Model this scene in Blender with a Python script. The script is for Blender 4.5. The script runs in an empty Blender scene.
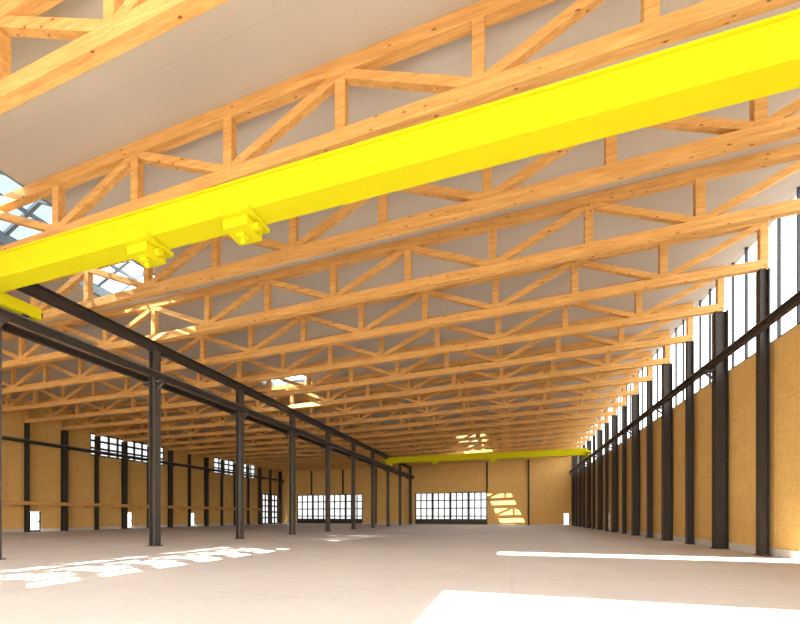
import bpy, bmesh, math, random
from mathutils import Vector, Matrix
random.seed(4)
D=bpy.data; SC=bpy.context.scene
SC.view_settings.view_transform='Standard'
SC.view_settings.look='None'
SC.view_settings.exposure=0.72

# ------------------------------------------------------------ layout
XM=-18.2; PAN=3.49; XR=XM+8*PAN; XL=XM-8*PAN      # column lines
BAY=3.275; Y0=5.675                                # truss spacing / first truss
YF=68.6; YB=-14.0                                  # end walls
WR=XR+0.33; WL=XL-0.33
SL=0.026
def zb(x): return 11.0+(SL*(x-XM) if x>XM else 0)  # truss bottom chord centre
TH=1.8
def zc(x): return zb(x)+TH+0.19                    # ceiling underside

# ------------------------------------------------------------ materials
def newmat(name):
    m=D.materials.new(name); m.use_nodes=True
    nt=m.node_tree; b=nt.nodes['Principled BSDF']
    return m,nt,b
def N(nt,t,**k):
    n=nt.nodes.new(t)
    for a,v in k.items(): setattr(n,a,v)
    return n
def coords(nt,scale=(1,1,1),rot=(0,0,0)):
    tc=N(nt,'ShaderNodeTexCoord'); mp=N(nt,'ShaderNodeMapping')
    mp.inputs['Scale'].default_value=scale; mp.inputs['Rotation'].default_value=rot
    nt.links.new(tc.outputs['Object'],mp.inputs['Vector']); return mp.outputs['Vector']
def noise(nt,vec,scale,detail=4,rough=.6):
    n=N(nt,'ShaderNodeTexNoise'); n.inputs['Scale'].default_value=scale
    n.inputs['Detail'].default_value=detail; n.inputs['Roughness'].default_value=rough
    nt.links.new(vec,n.inputs['Vector']); return n.outputs['Fac']
def ramp(nt,fac,stops):
    r=N(nt,'ShaderNodeValToRGB'); e=r.color_ramp.elements
    e[0].position,e[0].color=stops[0][0],(*stops[0][1],1)
    e[1].position,e[1].color=stops[1][0],(*stops[1][1],1)
    for p,c in stops[2:]:
        x=e.new(p); x.color=(*c,1)
    nt.links.new(fac,r.inputs['Fac']); return r.outputs['Color']
def mix(nt,a,b,fac,mode='MIX'):
    m=N(nt,'ShaderNodeMix',data_type='RGBA',blend_type=mode)
    for sock,v in ((m.inputs[6],a),(m.inputs[7],b),(m.inputs[0],fac)):
        if hasattr(v,'is_output'): nt.links.new(v,sock)
        elif isinstance(v,tuple): sock.default_value=(*v,1)
        else: sock.default_value=v
    return m.outputs[2]

def wood_mat():
    m,nt,b=newmat('pine_timber')
    v=coords(nt,(0.35,3.5,3.5))
    g=ramp(nt,noise(nt,v,2.2,5),[(0.3,(0.64,0.33,0.10)),(0.7,(0.90,0.55,0.20))])
    gr=ramp(nt,noise(nt,coords(nt,(0.6,9,9)),3.0,4,.7),[(0.35,(0.82,0.73,0.60)),(0.62,(1,1,1))])
    g=mix(nt,g,gr,.7,'MULTIPLY')
    v2=coords(nt,(1.0,2.5,2.5))
    vo=N(nt,'ShaderNodeTexVoronoi'); vo.inputs['Scale'].default_value=2.0
    nt.links.new(v2,vo.inputs['Vector'])
    kn=ramp(nt,vo.outputs['Distance'],[(0.07,(0.26,0.10,0.03)),(0.15,(1,1,1))])
    c=mix(nt,g,kn,0.9,'MULTIPLY')
    nt.links.new(c,b.inputs['Base Color']); b.inputs['Roughness'].default_value=.6
    b.inputs['Specular IOR Level'].default_value=.2
    return m
def panel_mat(name,axis):
    m,nt,b=newmat(name)
    v=coords(nt)
    base=ramp(nt,noise(nt,v,1.2,6,.7),[(0.3,(0.86,0.535,0.175)),(0.7,(0.95,0.63,0.23))])
    fine=ramp(nt,noise(nt,v,14,4,.75),[(0.35,(0.76,0.70,0.60)),(0.6,(1,1,1))])
    c=mix(nt,base,fine,.8,'MULTIPLY')
    sx=N(nt,'ShaderNodeSeparateXYZ'); nt.links.new(v,sx.inputs[0])
    def joint(out,per,w):
        a=N(nt,'ShaderNodeMath',operation='DIVIDE'); nt.links.new(out,a.inputs[0]); a.inputs[1].default_value=per
        f=N(nt,'ShaderNodeMath',operation='FRACT'); nt.links.new(a.outputs[0],f.inputs[0])
        l=N(nt,'ShaderNodeMath',operation='LESS_THAN'); nt.links.new(f.outputs[0],l.inputs[0]); l.inputs[1].default_value=w
        return l.outputs[0]
    j=joint(sx.outputs[axis],1.09,0.03); k=joint(sx.outputs[2],1.22,0.022)
    mx=N(nt,'ShaderNodeMath',operation='MAXIMUM'); nt.links.new(j,mx.inputs[0]); nt.links.new(k,mx.inputs[1])
    sc=N(nt,'ShaderNodeMath',operation='MULTIPLY'); nt.links.new(mx.outputs[0],sc.inputs[0]); sc.inputs[1].default_value=.16
    c=mix(nt,c,(0.30,0.16,0.04),sc.outputs[0])
    nt.links.new(c,b.inputs['Base Color']); b.inputs['Roughness'].default_value=.8
    b.inputs['Specular IOR Level'].default_value=.12
    return m
def floor_mat():
    m,nt,b=newmat('concrete_floor')
    v=coords(nt)
    a=ramp(nt,noise(nt,v,0.22,6,.65),[(0.3,(0.68,0.64,0.60)),(0.7,(0.79,0.75,0.71))])
    s=ramp(nt,noise(nt,v,5,6,.8),[(0.28,(0.85,0.83,0.81)),(0.6,(1,1,1))])
    c=mix(nt,a,s,.8,'MULTIPLY')
    br=N(nt,'ShaderNodeTexBrick'); br.offset=0
    br.inputs['Scale'].default_value=1; br.inputs['Brick Width'].default_value=6.55; br.inputs['Row Height'].default_value=6.55
    br.inputs['Mortar Size'].default_value=.015; br.inputs['Color1'].default_value=(1,1,1,1); br.inputs['Color2'].default_value=(1,1,1,1)
    br.inputs['Mortar'].default_value=(.84,.82,.80,1); nt.links.new(v,br.inputs['Vector'])
    c=mix(nt,c,br.outputs['Color'],.6,'MULTIPLY')
    nt.links.new(c,b.inputs['Base Color'])
    r=N(nt,'ShaderNodeMapRange'); r.inputs['To Min'].default_value=.45; r.inputs['To Max'].default_value=.8
    nt.links.new(noise(nt,v,0.8,5),r.inputs['Value']); nt.links.new(r.outputs[0],b.inputs['Roughness'])
    b.inputs['Specular IOR Level'].default_value=.3
    return m
def plain(name,col,rough=.5,metal=0,var=.12,scale=3,spec=.5):
    m,nt,b=newmat(name)
    v=coords(nt)
    c=ramp(nt,noise(nt,v,scale,4),[(0.3,tuple(x*(1-var) for x in col)),(0.7,tuple(min(1,x*(1+var)) for x in col))])
    nt.links.new(c,b.inputs['Base Color']); b.inputs['Roughness'].default_value=rough; b.inputs['Metallic'].default_value=metal
    b.inputs['Specular IOR Level'].default_value=spec
    return m
def ceiling_mat():
    m=plain('ceiling_board',(0.58,0.53,0.47),.85,0,.03,.5,.2)
    nt=m.node_tree; b=nt.nodes['Principled BSDF']
    old=b.inputs['Base Color'].links[0].from_socket
    br=N(nt,'ShaderNodeTexBrick'); br.offset=.5
    br.inputs['Scale'].default_value=1; br.inputs['Brick Width'].default_value=3.49; br.inputs['Row Height'].default_value=1.09
    br.inputs['Mortar Size'].default_value=.01; br.inputs['Color1'].default_value=(1,1,1,1); br.inputs['Color2'].default_value=(.98,.98,.98,1)
    br.inputs['Mortar'].default_value=(.8,.78,.76,1); nt.links.new(coords(nt),br.inputs['Vector'])
    nt.links.new(mix(nt,old,br.outputs['Color'],.4,'MULTIPLY'),b.inputs['Base Color'])
    return m
def glass_mat(name,tint):
    m=D.materials.new(name); m.use_nodes=True; nt=m.node_tree; nt.nodes.clear()
    o=N(nt,'ShaderNodeOutputMaterial'); t=N(nt,'ShaderNodeBsdfTransparent'); g=N(nt,'ShaderNodeBsdfGlossy'); x=N(nt,'ShaderNodeMixShader')
    t.inputs[0].default_value=(*tint,1); g.inputs['Roughness'].default_value=.05; x.inputs[0].default_value=.04
    nt.links.new(t.outputs[0],x.inputs[1]); nt.links.new(g.outputs[0],x.inputs[2]); nt.links.new(x.outputs[0],o.inputs[0])
    return m
M_WOOD=wood_mat(); M_PY=panel_mat('plywood_wall_side',1); M_PX=panel_mat('plywood_wall_end',0)
M_FLOOR=floor_mat(); M_CEIL=ceiling_mat()
M_STEEL=plain('dark_painted_steel',(0.042,0.033,0.028),.55,.1,.15)
M_STEEL2=plain('grey_brown_steel',(0.075,0.06,0.05),.55,.1,.15)
M_YEL=plain('yellow_crane_paint',(0.70,0.655,0.008),.8,0,.02,3,.1)
M_RAILST=plain('worn_rail_steel',(.25,.23,.22),.35,.7)
M_PLINTH=plain('plinth_concrete',(0.72,0.68,0.62),.8)
M_ROOFFR=plain('grey_rooflight_frame',(0.20,0.25,0.28),.5,0,.05)
M_FRAME=plain('dark_window_frame',(0.03,0.035,0.045),.5,.0)
M_GLASS=glass_mat('roof_glass',(.97,.98,1))
M_GLASSB=glass_mat('blue_solar_roof_glass',(.10,.122,.14))
M_GLASSM=glass_mat('tinted_roof_glass',(.30,.32,.34))
M_GLASSR=glass_mat('clerestory_glass',(.55,.56,.58))
M_GLASST=glass_mat('tinted_glass',(.13,.138,.147))

# ------------------------------------------------------------ mesh helpers
class B:
    def __init__(s,name,mats,parent=None):
        s.n=name; s.m=mats if isinstance(mats,list) else [mats]; s.bm=bmesh.new(); s.p=parent
    def box(s,x0,x1,y0,y1,z0,z1,mi=0):
        r=bmesh.ops.create_cube(s.bm,size=1)
        M=Matrix.Translation(((x0+x1)/2,(y0+y1)/2,(z0+z1)/2))@Matrix.Diagonal((abs(x1-x0),abs(y1-y0),abs(z1-z0),1))
        bmesh.ops.transform(s.bm,matrix=M,verts=r['verts'])
        if mi:
            for f in {f for v in r['verts'] for f in v.link_faces}: f.material_index=mi
    def bar(s,p0,p1,w,h,mi=0):
        p0=Vector(p0);p1=Vector(p1);d=p1-p0;L=d.length;d.normalize()
        up=Vector((0,0,1)) if abs(d.z)<.99 else Vector((1,0,0))
        side=up.cross(d).normalized(); u=d.cross(side)
        r=bmesh.ops.create_cube(s.bm,size=1)
        R=Matrix((d,side,u)).transposed().to_4x4()
        M=Matrix.Translation((p0+p1)/2)@R@Matrix.Diagonal((L,w,h,1))
        bmesh.ops.transform(s.bm,matrix=M,verts=r['verts'])
        if mi:
            for f in {f for v in r['verts'] for f in v.link_faces}: f.material_index=mi
    def cyl(s,c,r,L,axis,seg=20,mi=0):
        rot={'X':Matrix.Rotation(math.pi/2,4,'Y'),'Y':Matrix.Rotation(math.pi/2,4,'X'),'Z':Matrix.Identity(4)}[axis]
        q=bmesh.ops.create_cone(s.bm,cap_ends=True,segments=seg,radius1=r,radius2=r,depth=L)
        bmesh.ops.transform(s.bm,matrix=Matrix.Translation(c)@rot,verts=q['verts'])
        if mi:
            for f in {f for v in q['verts'] for f in v.link_faces}: f.material_index=mi
    def slab(s,pts,t):
        a=[s.bm.verts.new(p) for p in pts]; b=[s.bm.verts.new((p[0],p[1],p[2]+t)) for p in pts]
        s.bm.faces.new(a[::-1]); s.bm.faces.new(b)
        for i in range(4): s.bm.faces.new((a[i],a[(i+1)%4],b[(i+1)%4],b[i]))
    def done(s,bevel=0):
        bmesh.ops.recalc_face_normals(s.bm,faces=s.bm.faces)
        me=D.meshes.new(s.n); s.bm.to_mesh(me); s.bm.free()
        for m in s.m: me.materials.append(m)
        o=D.objects.new(s.n,me); SC.collection.objects.link(o)
        if s.p: o.parent=s.p
        if bevel:
            md=o.modifiers.new('bevel','BEVEL'); md.width=bevel; md.segments=1
        return o
def inst(o,loc):
    c=o.copy(); c.location=loc; SC.collection.objects.link(c); return c
def empty(name,loc=(0,0,0)):
    e=D.objects.new(name,None); e.location=loc; SC.collection.objects.link(e); return e

# ------------------------------------------------------------ floor
b=B('floor',M_FLOOR); b.box(WL-.3,WR+.3,YB-.3,YF+.3,-.3,0); b.done()

# ------------------------------------------------------------ ceiling with roof-light openings
ridge=[(-9.2,2.2),(7.6,12.0),(12.3,15.2),(25.6,29.0)]            # along the ridge
RX0,RX1=-20.6,-16.2
cross=[(-9.9,-6.1,-7.9,4.6),(1.0,3.5,-7.1,4.6),(53.4,60.4,-8.2,-3.6)]   # y0,y1,x0,x1
b=B('ceiling',M_CEIL)
def cs(x0,x1,y0,y1):
    if x1-x0<1e-3 or y1-y0<1e-3: return
    b.slab([(x0,y0,zc(x0)),(x1,y0,zc(x1)),(x1,y1,zc(x1)),(x0,y1,zc(x0))],.25)
cs(WL-.3,RX0,YB-.3,YF+.3)
y=YB-.3
for a,c in ridge:
    cs(RX0,XM,y,a); cs(XM,RX1,y,a); y=c
cs(RX0,XM,y,YF+.3); cs(XM,RX1,y,YF+.3)
y=YB-.3
for (a,c,x0,x1) in cross:
    cs(RX1,WR+.3,y,a); cs(RX1,x0,a,c); cs(x1,WR+.3,a,c); y=c
cs(RX1,WR+.3,y,YF+.3)
b.done()

def rooflight(idx,x0,x1,y0,y1,nx,ny,pitched,w,gl):
    g=B('roof_window_%d'%idx,[M_ROOFFR,gl])
    z0=min(zc(x0),zc(x1))+.05; zt=max(zc(x0),zc(x1))+.45
    for (a,c,d,e) in ((x0,x0+.1,y0,y1),(x1-.1,x1,y0,y1),(x0,x1,y0,y0+.1),(x0,x1,y1-.1,y1)):
        g.box(a,c,d,e,z0,zt)
    xm=(x0+x1)/2; zr=zt+(.9 if pitched else .15)
    for j in range(ny+1):
        yy=y0+(y1-y0)*j/ny
        yy=min(max(yy,y0+.05),y1-.05)
        g.bar((x0,yy,zt),(xm,yy,zr),w,w); g.bar((xm,yy,zr),(x1,yy,zt),w,w)
    for i in range(nx+1):
        t=i/nx; xx=x0+(x1-x0)*t; zz=zt+(zr-zt)*(1-abs(2*t-1))
        g.bar((xx,y0,zz),(xx,y1,zz),w,w)
    for (a,za,c,zc2) in ((x0,zt,xm,zr),(xm,zr,x1,zt)):
        vs=[g.bm.verts.new(p) for p in ((a,y0,za),(c,y0,zc2),(c,y1,zc2),(a,y1,za))]
        f=g.bm.faces.new(vs); f.material_index=1
    g.done()
k=1
for i,(a,c) in enumerate(ridge):
    rooflight(k,RX0,RX1,a,c,3,max(3,int((c-a)/1.6)),True,.26 if i==0 else .13,(M_GLASS,M_GLASSB,M_GLASSM,M_GLASSM)[i]); k+=1
for (a,c,x0,x1) in cross:
    rooflight(k,x0,x1,a,c,2,1,False,.06,M_GLASS if a<50 else M_GLASSR); k+=1

# ------------------------------------------------------------ trusses
def build_truss():
    b=B('roof_truss',M_WOOD)
    cw,ch=.26,.37
    for sgn in (0,1):
        xs=[XM+PAN*i for i in range(9)] if sgn else [XL+PAN*i for i in range(9)]
        x0,x1=xs[0],xs[-1]
        e=.12
        b.bar((x0-(0 if sgn else e),0,zb(x0)),(x1+(e if sgn else 0),0,zb(x1)),cw,ch)
        b.bar((x0-(0 if sgn else e),0,zb(x0)+TH),(x1+(e if sgn else 0),0,zb(x1)+TH),cw,ch)
        for i,x in enumerate(xs):
            if sgn==1 and i==0: continue
            b.box(x-.145,x+.145,-.115,.115,zb(x)+.1,zb(x)+TH-.1)
        for i in range(8):
            xa,xb=xs[i],xs[i+1]
            up_a=(i%2==0)
            za=zb(xa)+(TH-.19 if up_a else .19); zz=zb(xb)+(.19 if up_a else TH-.19)
            b.bar((xa+.1,0,za),(xb-.1,0,zz),.2,.24)
    return b.done(.012)
t0=build_truss()
t0.location.y=Y0
for k in range(1,20): inst(t0,(0,Y0+BAY*k,0))
inst(t0,(0,YB+.6,0))

# ------------------------------------------------------------ steel
def hcol(name,mat,hx,hy,H,t=.04):
    b=B(name,mat)
    b.box(-hx/2,-hx/2+t,-hy/2,hy/2,0,H); b.box(hx/2-t,hx/2,-hy/2,hy/2,0,H)
    b.box(-hx/2+t,hx/2-t,-t/2,t/2,0,H)
    b.box(-hx/2-.08,hx/2+.08,-hy/2-.08,hy/2+.08,0,.04)
    b.box(-hx/2-.04,hx/2+.04,-hy/2-.04,hy/2+.04,H-.03,H)
    return b
main_y=[Y0+BAY*k for k in range(-5,20) if (k-1)%2==0]
thin_y=[Y0+BAY*k for k in range(-5,19) if (k-1)%2!=0]
ZR=9.12
ZB=ZR-.09-.28
b=hcol('steel_column',M_STEEL2,.40,.36,10.35)
for s in (-1,1):
    x0,x1=sorted((s*.2,s*.72)); b.box(x0,x1,-.12,.12,ZB-.1,ZB)
    b.bar((s*.2,0,ZB-.45),(s*.68,0,ZB-.1),.06,.1)
c0=b.done(); c0.location=(XM,main_y[0],0)
for yy in main_y[1:]: inst(c0,(XM,yy,0))
def ibeam(b,x,z0,z1,y0,y1,w,t=.035):
    b.box(x-w/2,x+w/2,y0,y1,z0,z0+t); b.box(x-w/2,x+w/2,y0,y1,z1-t,z1); b.box(x-t/2,x+t/2,y0,y1,z0+t,z1-t)
for (X,s) in ((XR,-1),(XL,1)):
    H=zb(X)-.19
    b=B('steel_wall_column',M_STEEL)
    hx,hy,t=.50,.42,.04
    b.box(-hx/2,-hx/2+t,-hy/2,hy/2,0,H); b.box(hx/2-t,hx/2,-hy/2,hy/2,0,H); b.box(-hx/2+t,hx/2-t,-t/2,t/2,0,H)
    b.box(-hx/2-.05,hx/2+.05,-hy/2-.06,hy/2+.06,0,.04)
    x0,x1=sorted((s*.25,s*.68)); b.box(x0,x1,-.12,.12,ZB-.1,ZB)
    b.bar((s*.25,0,ZB-.45),(s*.64,0,ZB-.1),.06,.1)
    o=b.done(); o.location=(X,main_y[0],0)
    for yy in main_y[1:]: inst(o,(X,yy,0))
    b=B('slim_wall_column',M_STEEL)
    hx,hy=.32,.30; H2=H
    b.box(-hx/2,-hx/2+t,-hy/2,hy/2,0,H2); b.box(hx/2-t,hx/2,-hy/2,hy/2,0,H2); b.box(-hx/2+t,hx/2-t,-t/2,t/2,0,H2)
    b.box(-hx/2-.05,hx/2+.05,-hy/2-.05,hy/2+.05,0,.04)
    o=b.done(); o.location=(X+.02*(-s),thin_y[0],0)
    for yy in thin_y[1:]: inst(o,(X,yy,0))
b=B('steel_roof_beam',M_STEEL); ibeam(b,XM,10.35,10.81,YB+.3,YF-.1,.36,.05); b.done()
def runway(x):
    b=B('crane_runway_beam',[M_STEEL,M_RAILST]); ibeam(b,x,ZB,ZR-.09,YB+.3,YF-.1,.2,.035)
    b.box(x-.035,x+.035,YB+.3,YF-.1,ZR-.09,ZR,1); b.done()
RA,RB=XM+.55,XR-.5
for x in (RA,RB,XM-.55,XL+.5): runway(x)

# ------------------------------------------------------------ overhead cranes
def crane(Y,hoists):
    e=empty('overhead_crane',(0,Y,0))
    b=B('girder',M_YEL,e)
    x0,x1=RA,RB
    b.box(x0,x1,-.20,.20,9.44,10.2)
    b.box(x0,x1,-.29,.29,9.38,9.44); b.box(x0,x1,-.26,.26,10.2,10.25)
    b.done(.008)
    for i,x in enumerate((x0,x1)):
        b=B('end_carriage_%d'%(i+1),[M_YEL,M_STEEL],e)
        b.box(x-.18,x+.18,-1.7,1.7,ZR+.08,9.62)
        b.box(x-.24,x+.24,-.6,.6,9.62,9.9)
        for yy in (-1.3,1.3): b.cyl((x,yy,ZR+.135),.13,.12,'X',mi=1)
        for yy in (-1.73,1.73): b.box(x-.12,x+.12,yy-.05,yy+.05,9.3,9.5,1)
        b.done(.015)
    for i,hx in enumerate(hoists):
        b=B('hoist_%d'%(i+1),[M_YEL,M_STEEL],e)
        b.box(hx-.52,hx+.52,-.44,.44,9.26,9.38)
        b.box(hx-.36,hx+.36,-.32,.32,9.0,9.26)
        b.box(hx-.12,hx+.12,-.12,.12,8.92,9.0)
        b.cyl((hx+.43,0,9.13),.10,.2,'X')
        b.cyl((hx,0,8.88),.05,.1,'Z')
        b.cyl((hx,0,8.83),.07,.05,'Y')
        for yy in (-.36,.36):
            for xx in (-.35,.35): b.cyl((hx+xx,yy,9.44),.06,.06,'Y')
        b.done(.012)
crane(8.35,(-10.1,-6.8))
crane(53.0,(-10.5,-2.5))

# ------------------------------------------------------------ walls
def holes_wall(name,mat,axis,a0,a1,z0,z1,c0,c1,holes):
    b=B(name,mat)
    def put(p,q,r,s):
        if q-p<1e-4 or s-r<1e-4: return
        if axis=='Y': b.box(c0,c1,p,q,r,s)
        else: b.box(p,q,c0,c1,r,s)
    p=a0
    for (lo,hi,zl,zh) in holes:
        put(p,lo,z0,z1); put(lo,hi,z0,zl); put(lo,hi,zh,z1); p=hi
    put(p,a1,z0,z1); b.done()
ZG=8.6
DW=.95
door_y=[26.2,36.0,45.9]
holes=[(y-DW/2,y+DW/2,0,2.05) for y in door_y]
holes_wall('wall_right',M_PY,'Y',YB,YF,0,ZG,WR,WR+.2,holes)
clL=[(31.4,41.0),(50.2,60.4)]
b=B('wall_left',M_PY)
def L(p,q,r,s): b.box(WL-.2,WL,p,q,r,s)
zt=zc(XL)+.1
low=[(y-DW/2,y+DW/2,2.05) for y in door_y]+[(61.6,67.6,6.0)]
p=YB
for lo,hi,h in low:
    L(p,lo,0,ZG); L(lo,hi,h,ZG); p=hi
L(p,YF,0,ZG)
p=YB
for lo,hi in clL:
    L(p,lo,ZG,zt); L(lo,hi,11.2,zt); p=hi
L(p,YF,ZG,zt); b.done()
gates=[(-42.6,-28.0,.15,5.9),(-17.4,-4.2,.15,5.9),(8.3,9.25,0,2.05)]
b=B('wall_far',M_PX)
p=WL-.2
top=12.95
for (lo,hi,zl,zh) in gates:
    b.box(p,lo,YF,YF+.25,0,top)
    if zl>0: b.box(lo,hi,YF,YF+.25,0,zl)
    b.box(lo,hi,YF,YF+.25,zh,top); p=hi
b.box(p,WR+.2,YF,YF+.25,0,top)
b.done()
b=B('trim_far_gable',M_PX); b.slab([(XM,YF,12.95),(WR+.2,YF,12.95),(WR+.2,YF+.25,12.95),(XM,YF+.25,12.95)],.8)
b.done()
b=B('wall_back',M_PX)
p=WL-.2
for lo,hi,zh in ((-42.6,-22.,8.5),(-15.,7.,8.5)):
    b.box(p,lo,YB-.25,YB,0,12.95); b.box(lo,hi,YB-.25,YB,zh,12.95); p=hi
b.box(p,WR+.2,YB-.25,YB,0,12.95); b.box(XM,WR+.2,YB-.25,YB,12.95,13.7)
b.done()

b=B('baseboard_right',M_PLINTH)
p=YB
for y in door_y+[None]:
    q=(y-DW/2) if y else YF
    b.box(WR-.05,WR,p,q,0,.32); p=(y+DW/2) if y else q
b.done()
b=B('baseboard_left',M_PLINTH)
p=YB
for y in door_y+[61.6+DW/2]:
    b.box(WL,WL+.05,p,y-DW/2,0,.32); p=y+DW/2
b.done()
b=B('baseboard_far',M_PLINTH)
for lo,hi in ((WL+.05,-42.6),(-28.,-17.4),(-4.2,8.3),(9.25,WR-.05)): b.box(lo,hi,YF-.05,YF,0,.25)
b.done()

def glazing(name,x,y0,y1,z0,z1,step,gl,hor=(),mw=.04):
    b=B(name,[M_FRAME,gl])
    n=max(1,round((y1-y0)/step))
    for i in range(n+1):
        y=y0+(y1-y0)*i/n; b.box(x-.05,x+.05,y-mw,y+mw,z0,z1)
    for z in (z0+.04,z1-.04)+tuple(hor): b.box(x-.06,x+.06,y0,y1,z-mw,z+mw)
    vs=[b.bm.verts.new(p) for p in ((x,y0,z0),(x,y1,z0),(x,y1,z1),(x,y0,z1))]
    f=b.bm.faces.new(vs); f.material_index=1
    b.done()
glazing('window_1',WR+.1,YB,YF,ZG,zc(XR)+.1,BAY/3,M_GLASSR,hor=(9.6,),mw=.035)
for i,(lo,hi) in enumerate(clL): glazing('window_%d'%(i+2),WL-.1,lo,hi,ZG,11.2,1.1,M_GLASST,hor=(9.5,10.35),mw=.11)
def gate(name,x0,x1,z0,z1,nx,nz):
    b=B(name,[M_FRAME,M_GLASST]); y=YF+.1
    for i in range(nx+1):
        x=x0+(x1-x0)*i/nx; w=.2 if i%3==0 else .10
        b.box(x-w,x+w,y-.08,y+.08,z0,z1)
    for j in range(nz+1):
        z=z0+(z1-z0)*j/nz; w=.14 if j in(0,nz) else .09
        b.box(x0,x1,y-.07,y+.07,z-w,z+w)
    b.box(x0,x1,y-.07,y+.07,z0,z0+.9)
    vs=[b.bm.verts.new(p) for p in ((x0,y,z0),(x1,y,z0),(x1,y,z1),(x0,y,z1))]
    f=b.bm.faces.new(vs); f.material_index=1
    b.done()
gate('window_4',-42.6,-28.,.15,5.9,12,4); gate('window_5',-17.4,-4.2,.15,5.9,12,4)
b=B('window_6',[M_FRAME,M_GLASST])
for i in range(7): 
    y=61.6+i; b.box(WL-.16,WL-.04,y-.16,y+.16,0,6)
for j in range(6):
    z=.1+j*1.16; b.box(WL-.15,WL-.05,61.6,67.6,z-.12,z+.12)
vs=[b.bm.verts.new(p) for p in ((WL-.1,61.6,0),(WL-.1,67.6,0),(WL-.1,67.6,6),(WL-.1,61.6,6))]
b.bm.faces.new(vs).material_index=1
b.done()
k=1
def door(x,y,axis):
    global k
    b=B('door_%d'%k,[M_FRAME,M_GLASSR]); k+=1
    w=DW/2-.01
    def P(a0,a1,z0,z1,d=.05,mi=0):
        if axis=='Y': b.box(x-d,x+d,y+a0,y+a1,z0,z1,mi)
        else: b.box(x+a0,x+a1,y-d,y+d,z0,z1,mi)
    P(-w,-w+.08,0,2.04); P(w-.08,w,0,2.04); P(-w,w,1.96,2.04); P(-w,w,0,.2)
    P(w-.16,w-.1,.95,1.15,.09)
    P(-w+.07,w-.07,.25,1.97,.005,1)
    b.done()
for y in door_y: door(WR+.1,y,'Y'); door(WL-.1,y,'Y')
door(8.775,YF+.12,'X')

for x in (XM-PAN*6,XM-PAN*4,XM-PAN*2,XM+.0,XM+PAN*4,XM+PAN*6):
    b=B('end_wall_post',M_STEEL)
    zl=0
    if -42.6<x<-28 or -17.4<x<-4.2: zl=5.95
    b.box(x-.14,x+.14,YF-.25,YF,zl,10.8 if x<=XM else zb(x)-.19); b.done()
b=B('timber_wall_rail',M_WOOD)
b.box(WL+.55,WL+.75,YB+1,61.,2.68,3.05)
for i in range(23):
    y=YB+2.2+i*BAY
    if y<61: b.box(WL,WL+.75,y-.08,y+.08,2.55,2.68)
b.done()

# ------------------------------------------------------------ light
w=D.worlds.new('World'); SC.world=w; w.use_nodes=True; nt=w.node_tree
bg=nt.nodes['Background']
tc=N(nt,'ShaderNodeTexCoord'); sp=N(nt,'ShaderNodeSeparateXYZ'); nt.links.new(tc.outputs['Generated'],sp.inputs[0])
mr=N(nt,'ShaderNodeMapRange'); mr.inputs['From Min'].default_value=-1; nt.links.new(sp.outputs[2],mr.inputs['Value'])
c=ramp(nt,mr.outputs[0],[(0.0,(.42,.37,.31)),(0.47,(.5,.45,.39)),(.5,(1,.95,.87)),(0.85,(.85,.93,1))])
nt.links.new(c,bg.inputs['Color']); bg.inputs['Strength'].default_value=5.8
s=D.lights.new('sun','SUN'); s.energy=18; s.angle=.006; s.color=(1,.93,.82)
so=D.objects.new('sun',s); SC.collection.objects.link(so)
so.rotation_euler=Vector((6.1,14.2,-13.3)).to_track_quat('-Z','Y').to_euler()

# ------------------------------------------------------------ camera
cam=D.cameras.new('camera'); co=D.objects.new('camera',cam); SC.collection.objects.link(co)
cam.sensor_width=36; cam.lens=36*377/800; cam.shift_y=(516-312)/800
co.location=(0,0,1.6); co.rotation_euler=(math.radians(90),0,math.radians(16.54))
SC.camera=co
